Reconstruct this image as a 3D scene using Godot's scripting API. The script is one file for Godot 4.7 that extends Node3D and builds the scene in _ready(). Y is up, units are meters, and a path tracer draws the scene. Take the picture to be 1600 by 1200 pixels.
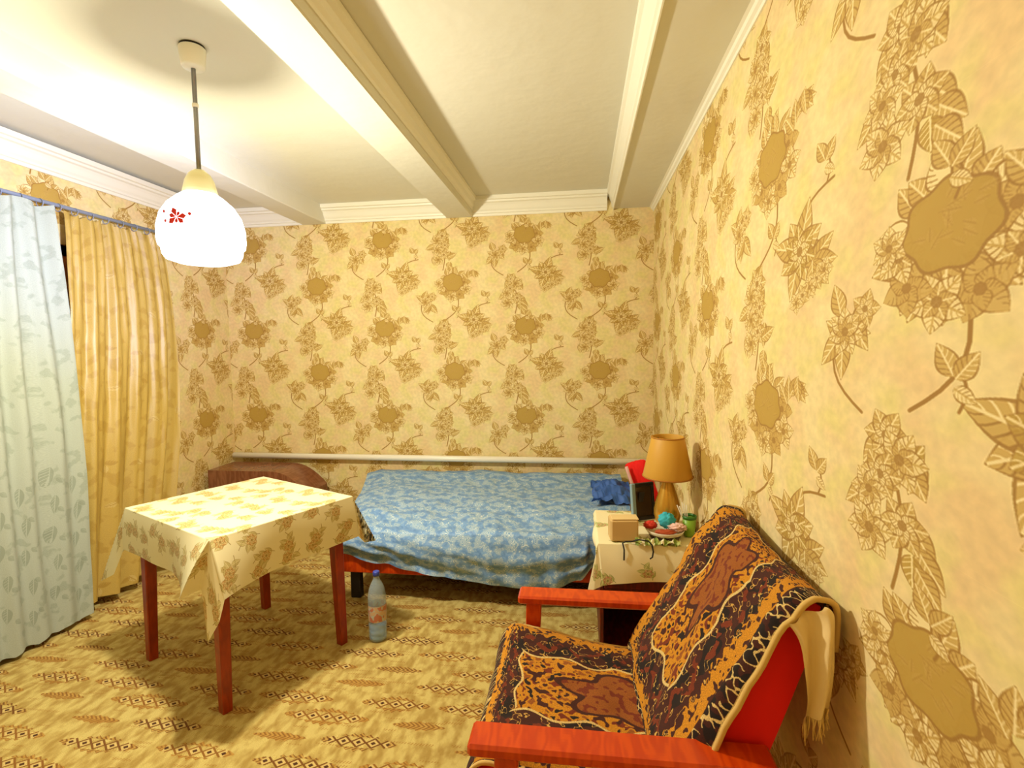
extends Node3D

const HC := 2.66      # ceiling height
const HB := 2.522     # underside of the beams
const XR := 0.556     # right wall
const XL := -3.01     # left wall
const ZB := -4.13     # back wall
const ZF := 0.95      # wall behind the camera
var M := {}
var nz := FastNoiseLite.new()
var used := {}

func _ready():
	# ---------- camera ----------
	var cam = Camera3D.new(); cam.name = "camera"
	cam.fov = 73.18
	cam.transform = Transform3D(Basis(Vector3(0.99124, -0.01377, -0.13135), Vector3(0.004346, 0.997412, -0.07177), Vector3(0.132003, 0.07057, 0.988734)), Vector3(0, 1.482, 0))
	add_child(cam); cam.current = true
	# ---------- night sky outside, exposure ----------
	var we = WorldEnvironment.new(); we.name = "world_environment"
	var env = Environment.new()
	env.background_mode = Environment.BG_COLOR
	env.background_color = Color(0.05, 0.06, 0.13)
	env.tonemap_mode = Environment.TONE_MAPPER_LINEAR
	env.tonemap_exposure = 1.0
	env.sdfgi_enabled = true; env.ssao_enabled = true; env.ssil_enabled = true
	we.environment = env; add_child(we)
	# ---------- lamps and an added cool spot ----------
	var lp = LAMP
	var o = OmniLight3D.new(); o.name = "pendant_bulb_light"
	o.position = lp + Vector3(0, 0.075, 0); o.light_color = Color(1.0, 0.975, 0.88); o.light_energy = 3.5
	o.omni_range = 14; o.omni_attenuation = 2; o.light_size = 0.05; o.shadow_enabled = true; add_child(o)
	var sp = SpotLight3D.new(); sp.name = "added_cool_spot"  # added blue spot at the pendant, tints the curtains and left corner
	sp.position = lp + Vector3(-0.01, 0.07, 0.0); sp.light_color = Color(0.26, 0.45, 1.0); sp.light_energy = 1.9
	sp.spot_angle = 46; sp.spot_angle_attenuation = 0.8; sp.spot_range = 8; sp.spot_attenuation = 2; sp.light_size = 0.05; sp.shadow_enabled = true
	add_child(sp); sp.look_at_from_position(sp.position, lp + Vector3(-1.42, 0.50, -0.95), Vector3.UP)
	var ce = OmniLight3D.new(); ce.name = "unseen_ceiling_lamp_light"  # unseen lamp behind the camera, warms surfaces that face it
	ce.position = Vector3(-1.25, HC - 0.22, 0.45); ce.light_color = Color(1.0, 0.84, 0.55); ce.light_energy = 0.28
	ce.omni_range = 14; ce.omni_attenuation = 2; ce.light_size = 0.14; ce.shadow_enabled = true; add_child(ce)
	nz.seed = 7; nz.frequency = 1.0; nz.noise_type = FastNoiseLite.TYPE_SIMPLEX_SMOOTH
	make_materials()
	room()
	window_side()
	pipe()
	bed()
	chest()
	table()
	bottle()
	nightstand()
	armchair()
	pendant()
	unseen_ceiling_lamp()

const LAMP := Vector3(-1.484, 1.97, -1.908)

# =============================================================== helpers
func numbered(called: String) -> String:
	if not used.has(called): used[called] = 0; return called
	used[called] += 1
	return "%s_%03d" % [called, used[called]]

func thing(called, label, category, at = Vector3.ZERO, turn = 0.0, group = ""):
	var n = Node3D.new(); n.name = numbered(called); add_child(n)
	n.position = at; n.rotation.y = turn
	tag(n, label, category, group); return n

func tag(n, label, category, group = ""):
	n.set_meta("label", label); n.set_meta("category", category)
	if group != "": n.set_meta("group", group)
	return n

func obj(called, mesh, mat, parent = null, pos = Vector3.ZERO):
	var mi = MeshInstance3D.new()
	if mesh is SurfaceTool: mesh = mesh.commit()
	mi.mesh = mesh; mi.material_override = mat; mi.position = pos
	mi.cast_shadow = GeometryInstance3D.SHADOW_CASTING_SETTING_ON
	if parent == null:
		mi.name = numbered(called); add_child(mi)
	else:
		mi.name = called; parent.add_child(mi, true)
	return mi

func struct(called, mesh, mat, label, parent = null):
	var mi = obj(called, mesh, mat, parent)
	if parent == null:
		mi.set_meta("kind", "structure"); mi.set_meta("label", label)
	return mi

func st_new() -> SurfaceTool:
	var st = SurfaceTool.new(); st.begin(Mesh.PRIMITIVE_TRIANGLES); return st

func N(x: float, y: float, z: float) -> float: return nz.get_noise_3d(x, y, z)

# quad grid from a function of (u, v) in 0..1
func grid(nu: int, nv: int, f: Callable, uvf = null) -> ArrayMesh:
	var us = []; var vs = []
	for i in nu + 1: us.append(float(i) / nu)
	for j in nv + 1: vs.append(float(j) / nv)
	return grid_at(us, vs, f, uvf)

func grid_at(us: Array, vs: Array, f: Callable, uvf = null) -> ArrayMesh:
	var st = st_new(); st.set_smooth_group(0)
	var nu: int = us.size() - 1; var nv: int = vs.size() - 1
	for j in nv + 1:
		for i in nu + 1:
			st.set_uv(uvf.call(us[i], vs[j]) if uvf != null else Vector2(us[i], vs[j]))
			st.add_vertex(f.call(us[i], vs[j]))
	for j in nv:
		for i in nu:
			var a = j * (nu + 1) + i; var b = a + 1; var c = a + nu + 1; var d = c + 1
			for k in [a, b, d, a, d, c]: st.add_index(k)
	st.generate_normals(); return st.commit()

# bevelled box added to a SurfaceTool
func bbox(st: SurfaceTool, c: Vector3, s: Vector3, bev := 0.004, xf := Transform3D.IDENTITY):
	var h = s / 2.0; var b: float = min(bev, min(h.x, min(h.y, h.z)) * 0.9)
	st.set_smooth_group(-1)
	var P = func(sx, sy, sz, ax):
		var p = Vector3(sx * (h.x - b), sy * (h.y - b), sz * (h.z - b))
		if ax == 0: p.x = sx * h.x
		elif ax == 1: p.y = sy * h.y
		else: p.z = sz * h.z
		return p
	var polys = []
	for ax in 3:
		for s0 in [-1, 1]:
			var q = []
			for t in [[-1, -1], [1, -1], [1, 1], [-1, 1]]:
				var v = [0, 0, 0]; v[ax] = s0; v[(ax + 1) % 3] = t[0]; v[(ax + 2) % 3] = t[1]
				q.append(P.call(v[0], v[1], v[2], ax))
			polys.append(q)
	for ax in 3:
		var b1 = (ax + 1) % 3; var b2 = (ax + 2) % 3
		for s1 in [-1, 1]:
			for s2 in [-1, 1]:
				var q = []
				for t in [[-1, b1], [1, b1], [1, b2], [-1, b2]]:
					var v = [0, 0, 0]; v[ax] = t[0]; v[b1] = s1; v[b2] = s2
					q.append(P.call(v[0], v[1], v[2], t[1]))
				polys.append(q)
	for sx in [-1, 1]:
		for sy in [-1, 1]:
			for sz in [-1, 1]:
				polys.append([P.call(sx, sy, sz, 0), P.call(sx, sy, sz, 1), P.call(sx, sy, sz, 2)])
	for q in polys:
		var mid = Vector3.ZERO
		for p in q: mid += p
		var n = (q[1] - q[0]).cross(q[2] - q[0])
		if n.dot(mid) > 0: q.reverse()
		for k in range(1, q.size() - 1):
			for p in [q[0], q[k], q[k + 1]]: st.add_vertex(xf * (c + p))

func box(c: Vector3, s: Vector3, bev := 0.004) -> ArrayMesh:
	var st = st_new(); bbox(st, c, s, bev); st.generate_normals(); return st.commit()

# a bar between two points with a rectangular section that may taper
func bar(a: Vector3, b: Vector3, w0: Vector2, w1: Vector2, ax: Vector3) -> ArrayMesh:
	var st = st_new(); st.set_smooth_group(-1)
	var d = (b - a).normalized(); var e = ax.normalized(); var g = d.cross(e).normalized()
	var ring = func(p: Vector3, w: Vector2):
		var r = []; var cx = w.x / 2.0; var cy = w.y / 2.0; var k = min(cx, cy) * 0.18
		for t in [[cx - k, cy], [cx, cy - k], [cx, -cy + k], [cx - k, -cy], [-cx + k, -cy], [-cx, -cy + k], [-cx, cy - k], [-cx + k, cy]]:
			r.append(p + e * t[0] + g * t[1])
		return r
	var A = ring.call(a, w0); var B = ring.call(b, w1)
	for i in 8:
		var j = (i + 1) % 8
		tri(st, A[i], A[j], B[j], (a + b) / 2); tri(st, A[i], B[j], B[i], (a + b) / 2)
	for i in range(1, 7):
		tri(st, A[0], A[i], A[i + 1], (a + b) / 2); tri(st, B[0], B[i], B[i + 1], (a + b) / 2)
	st.generate_normals(); return st.commit()

func tri(st: SurfaceTool, a: Vector3, b: Vector3, c: Vector3, inside: Vector3):
	if (b - a).cross(c - a).dot((a + b + c) / 3.0 - inside) > 0:
		var t = b; b = c; c = t
	st.add_vertex(a); st.add_vertex(b); st.add_vertex(c)

# lathe: profile of Vector2(radius, height)
func lathe(prof: Array, seg := 32, c := Vector3.ZERO, wob = null) -> ArrayMesh:
	var n = prof.size() - 1
	var vs = []
	for j in n + 1: vs.append(float(j) / n)
	var us = []
	for i in seg + 1: us.append(float(i) / seg)
	var f = func(u, v):
		var p: Vector2 = prof[int(round(v * n))]; var a = TAU * u
		var r = p.x * (1.0 if wob == null else wob.call(a, p.y))
		return c + Vector3(cos(a) * r, p.y, sin(a) * r)
	return grid_at(us, vs, f)

# tube along points
func tube(st: SurfaceTool, pts: Array, r, seg := 8, cap := true):
	st.set_smooth_group(0)
	var rings = []
	var side = Vector3.UP
	for i in pts.size():
		var d = (pts[min(i + 1, pts.size() - 1)] - pts[max(i - 1, 0)]).normalized()
		if abs(d.dot(side)) > 0.9: side = Vector3(1, 0, 0.2).normalized()
		var e = (side - d * side.dot(d)).normalized(); side = e
		var g = d.cross(e)
		var rr: float = r[i] if r is Array else r
		var ring = []
		for k in seg: ring.append(pts[i] + (e * cos(TAU * k / seg) + g * sin(TAU * k / seg)) * rr)
		rings.append(ring)
	for i in rings.size() - 1:
		var mid = (pts[i] + pts[i + 1]) / 2.0
		for k in seg:
			var l = (k + 1) % seg
			tri(st, rings[i][k], rings[i][l], rings[i + 1][l], mid); tri(st, rings[i][k], rings[i + 1][l], rings[i + 1][k], mid)
	if cap:
		for e in [0, rings.size() - 1]:
			var ins = pts[1] if e == 0 else pts[e - 1]
			for k in range(1, seg - 1): tri(st, rings[e][0], rings[e][k], rings[e][k + 1], ins)

func tube_mesh(pts: Array, r, seg := 8) -> ArrayMesh:
	var st = st_new(); tube(st, pts, r, seg); st.generate_normals(); return st.commit()

# profile (Vector2 list; x = away from the wall, y = up) run from a to b, out = the direction of x
func moulding(a: Vector3, b: Vector3, out: Vector3, prof: Array) -> ArrayMesh:
	var st = st_new(); st.set_smooth_group(-1)
	var n = prof.size(); var mid = Vector2.ZERO
	for p in prof: mid += p / n
	var at = func(e: Vector3, p: Vector2): return e + out * p.x + Vector3.UP * p.y
	for i in n:
		var p = prof[i]; var q = prof[(i + 1) % n]
		var nrm = out * (q.y - p.y) + Vector3.UP * -(q.x - p.x)
		var A = at.call(a, p); var B = at.call(a, q); var C = at.call(b, q); var D = at.call(b, p)
		var want = nrm
		for t in [[A, B, C], [A, C, D]]:
			var u = t.duplicate()
			if (u[1] - u[0]).cross(u[2] - u[0]).dot(want) > 0: u = [u[0], u[2], u[1]]
			for v in u: st.add_vertex(v)
	var tris = Geometry2D.triangulate_polygon(PackedVector2Array(prof))
	for k in range(0, tris.size(), 3):
		for e in [a, b]: tri(st, at.call(e, prof[tris[k]]), at.call(e, prof[tris[k + 1]]), at.call(e, prof[tris[k + 2]]), (a + b) / 2)
	st.generate_normals(); return st.commit()

# =============================================================== textures
func c8(r, g, b) -> Color: return Color(r / 255.0, g / 255.0, b / 255.0)

func seam(w: int, h: int, freq: float, sd: int, oct := 3) -> Image:
	var n = FastNoiseLite.new(); n.seed = sd; n.frequency = freq; n.fractal_octaves = oct
	var im = n.get_seamless_image(w, h); im.convert(Image.FORMAT_L8); return im

func mix_px(im: Image, x: int, y: int, c: Color, a: float):
	x = posmod(x, im.get_width()); y = posmod(y, im.get_height())
	im.set_pixel(x, y, im.get_pixel(x, y).lerp(c, a))

func leaf(im: Image, cx: float, cy: float, ang: float, L: float, W: float, fill: Color, edge: Color, lite: Color, a := 0.9):
	var ca = cos(ang); var sa = sin(ang)
	var tx = cx + ca * L; var ty = cy + sa * L
	for y in range(int(min(cy, ty) - W - 1), int(max(cy, ty) + W + 2)):
		for x in range(int(min(cx, tx) - W - 1), int(max(cx, tx) + W + 2)):
			var dx = x - cx; var dy = y - cy
			var t = (dx * ca + dy * sa) / L
			if t <= 0.0 or t >= 1.0: continue
			var v = -dx * sa + dy * ca
			var w = W * sin(PI * pow(t, 0.75))
			if abs(v) > w: continue
			var e = abs(v) / max(w, 0.01)
			var c = fill
			if e > 0.84 or t > 0.96: c = edge
			elif abs(v) < 0.06 * W + 0.5: c = lite
			elif fposmod(t * 6.0 - e * 1.3, 1.0) < 0.22: c = lite if v > 0 else edge
			mix_px(im, x, y, c, a)

func disc(im: Image, cx: float, cy: float, rx: float, ry: float, fill: Color, edge: Color, a := 0.9):
	for y in range(int(cy - ry * 1.15), int(cy + ry * 1.15) + 1):
		for x in range(int(cx - rx * 1.15), int(cx + rx * 1.15) + 1):
			var dx = (x - cx) / rx; var dy = (y - cy) / ry
			var th = atan2(dy, dx)
			var r = sqrt(dx * dx + dy * dy) / (1.0 + 0.06 * sin(th * 7.0))
			if r > 1.0: continue
			mix_px(im, x, y, edge if r > 0.93 else fill, a)

func stroke(im: Image, pts: Array, w: float, c: Color, a := 0.8):
	for k in pts.size() - 1:
		var n = int((pts[k + 1] - pts[k]).length()) + 1
		for i in n:
			var p = pts[k].lerp(pts[k + 1], float(i) / n)
			for y in range(int(p.y - w), int(p.y + w) + 1):
				for x in range(int(p.x - w), int(p.x + w) + 1):
					if Vector2(x, y).distance_to(p) <= w: mix_px(im, x, y, c, a * 0.6)

func curve(a: Vector2, b: Vector2, bend: float) -> Array:
	var n = (b - a).orthogonal() * bend; var r = []
	for i in 9:
		var t = i / 8.0; r.append(a.lerp(b, t) + n * sin(PI * t))
	return r

func rose(im: Image, p: Vector2, r: float, n: int, F: Color, E: Color, Lt: Color, turn := 0.0):
	for k in n: leaf(im, p.x, p.y, turn + TAU * k / n, r, r * 0.42, F, E, Lt, 0.85)
	for k in n: leaf(im, p.x, p.y, turn + TAU * (k + 0.5) / n, r * 0.62, r * 0.28, Lt, E, F, 0.8)
	disc(im, p.x, p.y, r * 0.2, r * 0.2, E, Lt, 0.8)

func tex(im: Image) -> ImageTexture:
	im.generate_mipmaps(); return ImageTexture.create_from_image(im)

func wallpaper() -> Image:
	var w = 1200; var h = 804
	var im = Image.create(w, h, false, Image.FORMAT_RGB8)
	var n1 = seam(w, h, 0.004, 3); var n2 = seam(w, h, 0.03, 9); var n3 = seam(w, h, 0.006, 21)
	var A = c8(230, 210, 154); var B = c8(226, 197, 144); var C = c8(222, 206, 136)
	for y in h:
		for x in w:
			var c = A.lerp(B, clamp(n1.get_pixel(x, y).r * 2.2 - 0.7, 0, 1)).lerp(C, clamp(n3.get_pixel(x, y).r * 2.4 - 1.0, 0, 1))
			var k = 0.955 + 0.09 * n2.get_pixel(x, y).r
			im.set_pixel(x, y, Color(c.r * k, c.g * k, c.b * k))
	var F = c8(196, 162, 86); var E = c8(158, 118, 50); var Lt = c8(234, 214, 158); var G = c8(180, 146, 62)
	var m = 1132.3
	var rng = RandomNumberGenerator.new(); rng.seed = 4
	var R = func(a, b): return rng.randf_range(a, b)
	for cell in 2:
		var o = Vector2(0.2497, 0.2) * m + Vector2(0.53, 0.355) * m * cell
		# large filled flower with a collar of petals
		var p = o
		stroke(im, curve(p + Vector2(30, 90), p + Vector2(-60, 330), 0.22), 4.0, E)
		for k in 9:
			var a = 0.1 + k * 0.36
			leaf(im, p.x + cos(a) * 62, p.y + sin(a) * 62, a + R.call(-0.3, 0.3), R.call(80, 118), 36, F, E, Lt)
		for k in 8:
			var a = 3.3 + k * 0.42
			leaf(im, p.x + cos(a) * 70, p.y + sin(a) * 66, a + R.call(-0.4, 0.4), R.call(48, 84), 26, F if k % 3 else Lt, E, Lt)
		for k in 6: rose(im, p + Vector2(cos(0.0 + k * 0.56), sin(0.0 + k * 0.56)) * R.call(96, 135), 58, 5, Lt if k % 2 else F, E, F, k)
		disc(im, p.x, p.y, 88, 80, G, E, 0.95)
		for k in 16: leaf(im, p.x + R.call(-50, 50), p.y + R.call(-46, 46), R.call(0, TAU), R.call(24, 46), 9, F, G, E, 0.35)
		for k in 7: leaf(im, p.x + 125 + k * 8, p.y - 20 - k * 14, -2.2 + k * 0.6, 74, 22, F, E, Lt)
		rose(im, p + Vector2(-120, 10), 46, 6, Lt, E, F, 0.5)
		# tall bunch
		p = o + Vector2(0.44, 0.09) * m
		stroke(im, curve(p + Vector2(0, -80), p + Vector2(20, 190), 0.1), 4.0, E)
		for k in 14:
			var q = p + Vector2(R.call(-80, 80), -130 + k * 19)
			leaf(im, q.x, q.y, R.call(0, TAU), R.call(62, 98), 26, F if k % 4 else G, E, Lt)
		for k in 6: rose(im, p + Vector2(R.call(-60, 60), -115 + k * 42), R.call(48, 66), 6, Lt if k % 2 else F, E, F if k % 2 else Lt, k)
		# star shaped flower
		p = o + Vector2(0.15, 0.30) * m
		stroke(im, curve(p, p + Vector2(140, -150), 0.25), 3.6, E)
		for k in 8: leaf(im, p.x, p.y, 0.3 + TAU * k / 8, 146 if k % 2 == 0 else 108, 38, F, E, Lt)
		for k in 4: leaf(im, p.x + 60, p.y + 40, -0.6 + k * 0.7, 100, 28, F, E, Lt)
		rose(im, p, 78, 6, G, E, Lt, 0.4)
		for k in 5: rose(im, p + Vector2(110 - k * 30, 72 + k * 18), 36, 5, F if k % 2 else Lt, E, Lt if k % 2 else F, k)
		# looser spray
		p = o + Vector2(0.33, -0.21) * m
		stroke(im, curve(p + Vector2(-30, -20), p + Vector2(50, 190), -0.25), 3.6, E)
		for k in 9: leaf(im, p.x + R.call(-36, 36), p.y + R.call(-36, 36), TAU * k / 9 + 0.2, R.call(80, 116), 28, F, E, Lt)
		rose(im, p + Vector2(-12, 8), 60, 7, Lt, E, F, 0.2); rose(im, p + Vector2(48, -40), 44, 5, F, E, Lt)
		# small sprigs between
		for q in [Vector2(0.24, 0.10), Vector2(0.53, 0.25), Vector2(0.02, 0.21)]:
			p = o + q * m
			stroke(im, curve(p, p + Vector2(10, 80), 0.2), 3.0, E)
			leaf(im, p.x, p.y + 20, -2.1, 66, 22, F, E, Lt); leaf(im, p.x + 2, p.y + 24, -0.9, 60, 20, F, E, Lt); leaf(im, p.x, p.y + 40, 0.5, 44, 15, Lt, E, F)
	im.resize(w / 2, h / 2, Image.INTERPOLATE_LANCZOS); im.resize(w, h, Image.INTERPOLATE_CUBIC)
	return im

func carpet_tex() -> Image:
	var w = 1200; var h = 1020          # 0.80 m x 0.68 m
	var im = Image.create(w, h, false, Image.FORMAT_RGB8)
	var n1 = seam(w, h, 0.012, 5); var n2 = seam(w, h, 0.25, 15, 1); var n3 = seam(w, h, 0.005, 31)
	var A = c8(198, 176, 104); var B = c8(164, 134, 66); var D = c8(104, 62, 20); var K = c8(74, 40, 16); var L = c8(200, 172, 104); var O = c8(170, 118, 44)
	var rows = 6; var rh = h / float(rows)
	for y in h:
		for x in w:
			var c = A.lerp(B, clamp(n1.get_pixel(x, y / 2).r * 2.0 - 0.6, 0, 1))
			var k = 0.86 + 0.28 * n2.get_pixel(x, y).r
			im.set_pixel(x, y, Color(c.r * k, c.g * k, c.b * k))
	var rng = RandomNumberGenerator.new(); rng.seed = 19
	for k in 70:
		var cx = rng.randi_range(0, w); var cy = rng.randi_range(0, h); var ln = rng.randi_range(50, 150); var hh = rng.randi_range(8, 18)
		for yy in hh:
			for xx in ln:
				if fposmod(xx / 17.0 + yy / 26.0, 1.0) < 0.4: mix_px(im, cx + xx, cy + yy, O.lerp(D, 0.35), 0.6)
	for row in rows:
		for col in 2:
			var big = (row + col * 2) % 3 != 1
			var cx = (col + (0.5 if row % 2 else 0.0) + rng.randf_range(-0.14, 0.14)) * 600.0
			var cy = (row + 0.5) * rh + rng.randf_range(-14, 14)
			var hl = rng.randf_range(220, 285) if big else rng.randf_range(150, 200)
			var hh = rng.randf_range(66, 80) if big else rng.randf_range(36, 48)
			var tone = rng.randf()
			var dark = D.lerp(O, tone * 0.55)
			for yy in range(int(cy - hh), int(cy + hh) + 1):
				for xx in range(int(cx - hl), int(cx + hl) + 1):
					var dx = xx - cx; var dy = yy - cy
					var e = 1.0 - abs(dx) / hl
					if e <= 0: continue
					var zig = abs(fposmod(dx / 50.0, 1.0) - 0.5) * 2.0
					var lim = hh * pow(e, 0.6)
					var ay = abs(dy)
					if ay > lim * (0.7 + 0.3 * zig): continue
					var px = posmod(xx, w); var py = posmod(yy, h)
					var c = im.get_pixel(px, py)
					var dd = abs(fposmod(dx / 88.0 + 0.5, 1.0) - 0.5) * 2.0 + ay / 36.0
					if big and e > 0.22 and ay < 38: c = K if dd < 0.36 else (L if dd < 0.78 else (dark if dd < 1.15 else c))
					elif fposmod(dx / 30.0 + (dy if dy > 0 else -dy) / 22.0, 1.0) < 0.46: c = c.lerp(dark, 0.85)
					else: c = c.lerp(O, 0.4 + 0.3 * tone)
					var gr = 0.8 + 0.4 * n2.get_pixel(px, py).r
					im.set_pixel(px, py, Color(c.r * gr, c.g * gr, c.b * gr))
	return im

func throw_tex() -> Image:
	var w = 640; var h = 960       # 0.70 m wide, 1.05 m long
	var im = Image.create(w, h, false, Image.FORMAT_RGB8)
	var n1 = seam(w, h, 0.03, 41, 2); var n2 = seam(w, h, 0.012, 52, 2); var n3 = seam(w, h, 0.3, 63, 1)
	var O = c8(190, 126, 18); var D = c8(62, 22, 10); var R = c8(112, 42, 12); var K = c8(26, 12, 8); var L = c8(206, 178, 112); var T = c8(142, 78, 20)
	for y in h:
		for x in w:
			var mx = min(x, w - 1 - x) / 914.0; var my = min(y, h - 1 - y) / 914.0
			var d = min(mx, my); var along = (y if mx < my else x) / 914.0
			var a = n1.get_pixel(x, y).r - 0.5; var b = n2.get_pixel(x, y).r - 0.5
			var c = O
			if d < 0.055:
				var ch = pow(sin(along * 180.0) * 0.5 + 0.5, 1.0); var rr = abs(d - 0.028) / 0.026
				c = L if abs(rr - ch - a * 1.2) < 0.17 and b > -0.12 else (K if a > -0.02 else D)
				if d < 0.006: c = L
			elif d < 0.115 + 0.015 * sin(along * 130.0) * sign(a): c = O if a < 0.16 else D
			elif d < 0.215 + 0.012 * sin(along * 42.0):
				c = D if b < 0.1 else K
				if abs(a - 0.13) < 0.03: c = L.lerp(O, 0.4)
				if abs(d - 0.165 - 0.02 * sin(along * 60.0)) < 0.012 and a > 0: c = R
			elif d < 0.223 + 0.012 * sin(along * 42.0): c = L
			else:
				var ex = (x / float(w) - 0.5) / 0.17; var ey = (y / float(h) - 0.5) / 0.2
				var r = sqrt(ex * ex + ey * ey) + 0.15 * sin(atan2(ey, ex) * 6.0)
				if r < 0.75: c = T if a < 0.1 else R
				elif r < 0.85: c = D
				else:
					c = O
					if a > 0.10: c = R if b > 0.0 else D
					elif a < -0.17: c = K if b > 0.05 else T
			var k = 0.8 + 0.4 * n3.get_pixel(x, y).r
			im.set_pixel(x, y, Color(c.r * k, c.g * k, c.b * k))
	return im

func floral(base: Color, F: Color, E: Color, Lt: Color, R: Color, sd: int, n: int) -> Image:
	var im = Image.create(600, 600, false, Image.FORMAT_RGB8); im.fill(base)
	var rng = RandomNumberGenerator.new(); rng.seed = sd
	for k in n:
		var p = Vector2((k % 3) * 200 + rng.randf_range(20, 140), (k / 3) * (1800.0 / n) + rng.randf_range(20, 120))
		var a0 = rng.randf_range(0, TAU)
		stroke(im, curve(p - Vector2.from_angle(a0) * 60, p + Vector2.from_angle(a0) * 95, 0.2), 2.0, E, 0.6)
		for j in 5: leaf(im, p.x + cos(a0) * (j * 20 - 40), p.y + sin(a0) * (j * 20 - 40), a0 + (0.9 if j % 2 else -0.9), 66, 18, F, E, Lt, 0.7)
		rose(im, p, 40, 6, R, E, Lt, a0); 
		if k % 2: rose(im, p + Vector2.from_angle(a0 + 1.2) * 46, 22, 5, F, E, Lt, a0)
	return im

func spread_tex() -> Image:
	var w = 1024; var h = 1024        # 1.0 m
	var im = Image.create(w, h, false, Image.FORMAT_RGB8)
	var n1 = seam(w, h, 0.011, 71, 2); var n2 = seam(w, h, 0.014, 82, 2); var n3 = seam(w, h, 0.03, 93, 3)
	var A = c8(120, 160, 206); var B = c8(88, 130, 186); var L = c8(214, 222, 218); var G = c8(156, 188, 206)
	for y in h:
		for x in w:
			var q = n1.get_pixel(x, y).r; var s = n2.get_pixel(x, y).r; var t = n3.get_pixel(x, y).r
			var c = A.lerp(B, clamp(t * 1.6 - 0.3, 0, 1))
			var f = sin((q * 7.0 + s * 4.0) * 9.0 + t * 5.0)
			var den = smoothstep(0.36, 0.6, q + (t - 0.5) * 0.7)
			c = c.lerp(G, 0.55 * den)
			if f > 0.2: c = c.lerp(L, den * clamp((f - 0.2) * 1.6, 0, 0.9))
			elif f < -0.7: c = c.lerp(B, 0.4 * den)
			im.set_pixel(x, y, c)
	return im

func wood_tex(A: Color, B: Color, sd: int) -> Image:
	var im = Image.create(256, 512, false, Image.FORMAT_RGB8)
	var n1 = seam(256, 512, 0.03, sd, 3)
	for y in 512:
		for x in 256:
			var n = n1.get_pixel(x, (y / 8) % 512).r
			im.set_pixel(x, y, A.lerp(B, clamp(0.5 + 0.5 * sin(n * 16.0 + x * 0.1), 0, 1)))
	return im

func lace_tex(base: Color, dots: Color, sd: int, drops: bool) -> Image:
	var w = 512; var h = 2048 if drops else 512
	var im = Image.create(w, h, false, Image.FORMAT_RGB8)
	var n = seam(w, w, 0.012, sd, 3); var n2 = seam(w, w, 0.3, sd + 4, 1)
	for y in h:
		for x in w:
			var k = 0.93 + 0.12 * n2.get_pixel(x, y % w).r
			var c = base.lerp(dots, clamp((n.get_pixel(x, y % w).r - 0.6) * 3.0, 0, 0.35))
			im.set_pixel(x, y, Color(c.r * k, c.g * k, c.b * k))
	if drops:
		for col in 4:
			for k in 5:
				leaf(im, 64 + col * 128 + (k % 2) * 14, 1270 + k * 140 + (col % 2) * 60, PI / 2 + 0.1, 95 - k * 6, 16, dots, dots, base, 0.6)
				leaf(im, 64 + col * 128 + 20, 1330 + k * 140, 0.9, 40, 12, dots, base, dots, 0.5)
		for k in 40: leaf(im, (k * 197) % 512, (k * 331) % 1100, k * 1.3, 34, 10, dots, base, dots, 0.22)
	else:
		var bright = base.lightened(0.3)
		for k in 9:
			var q = Vector2((k % 3) * 170 + 40 + (k / 3) * 50, (k / 3) * 170 + 60)
			leaf(im, q.x, q.y, -1.2 + k, 46, 13, dots if k % 2 else bright, base, dots, 0.55)
			leaf(im, q.x + 6, q.y + 8, 0.6 + k, 38, 12, bright if k % 2 else dots, base, dots, 0.5)
	return im

func mat(col: Color, rough := 0.6, t = null, metal := 0.0) -> StandardMaterial3D:
	var m = StandardMaterial3D.new(); m.albedo_color = col; m.roughness = rough; m.metallic = metal
	m.cull_mode = BaseMaterial3D.CULL_DISABLED
	if t != null: m.albedo_texture = t
	return m

func tri_mat(col: Color, rough: float, t, sc: float) -> StandardMaterial3D:
	var m = mat(col, rough, t); m.uv1_triplanar = true; m.uv1_scale = Vector3.ONE * sc; return m

func bump(m: StandardMaterial3D, sd: int, freq: float, scale_: float):
	var n = FastNoiseLite.new(); n.seed = sd; n.frequency = freq
	var t = NoiseTexture2D.new(); t.width = 256; t.height = 256; t.seamless = true; t.noise = n; t.as_normal_map = true; t.bump_strength = 4.0
	m.normal_enabled = true; m.normal_texture = t; m.normal_scale = scale_; return m

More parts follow.
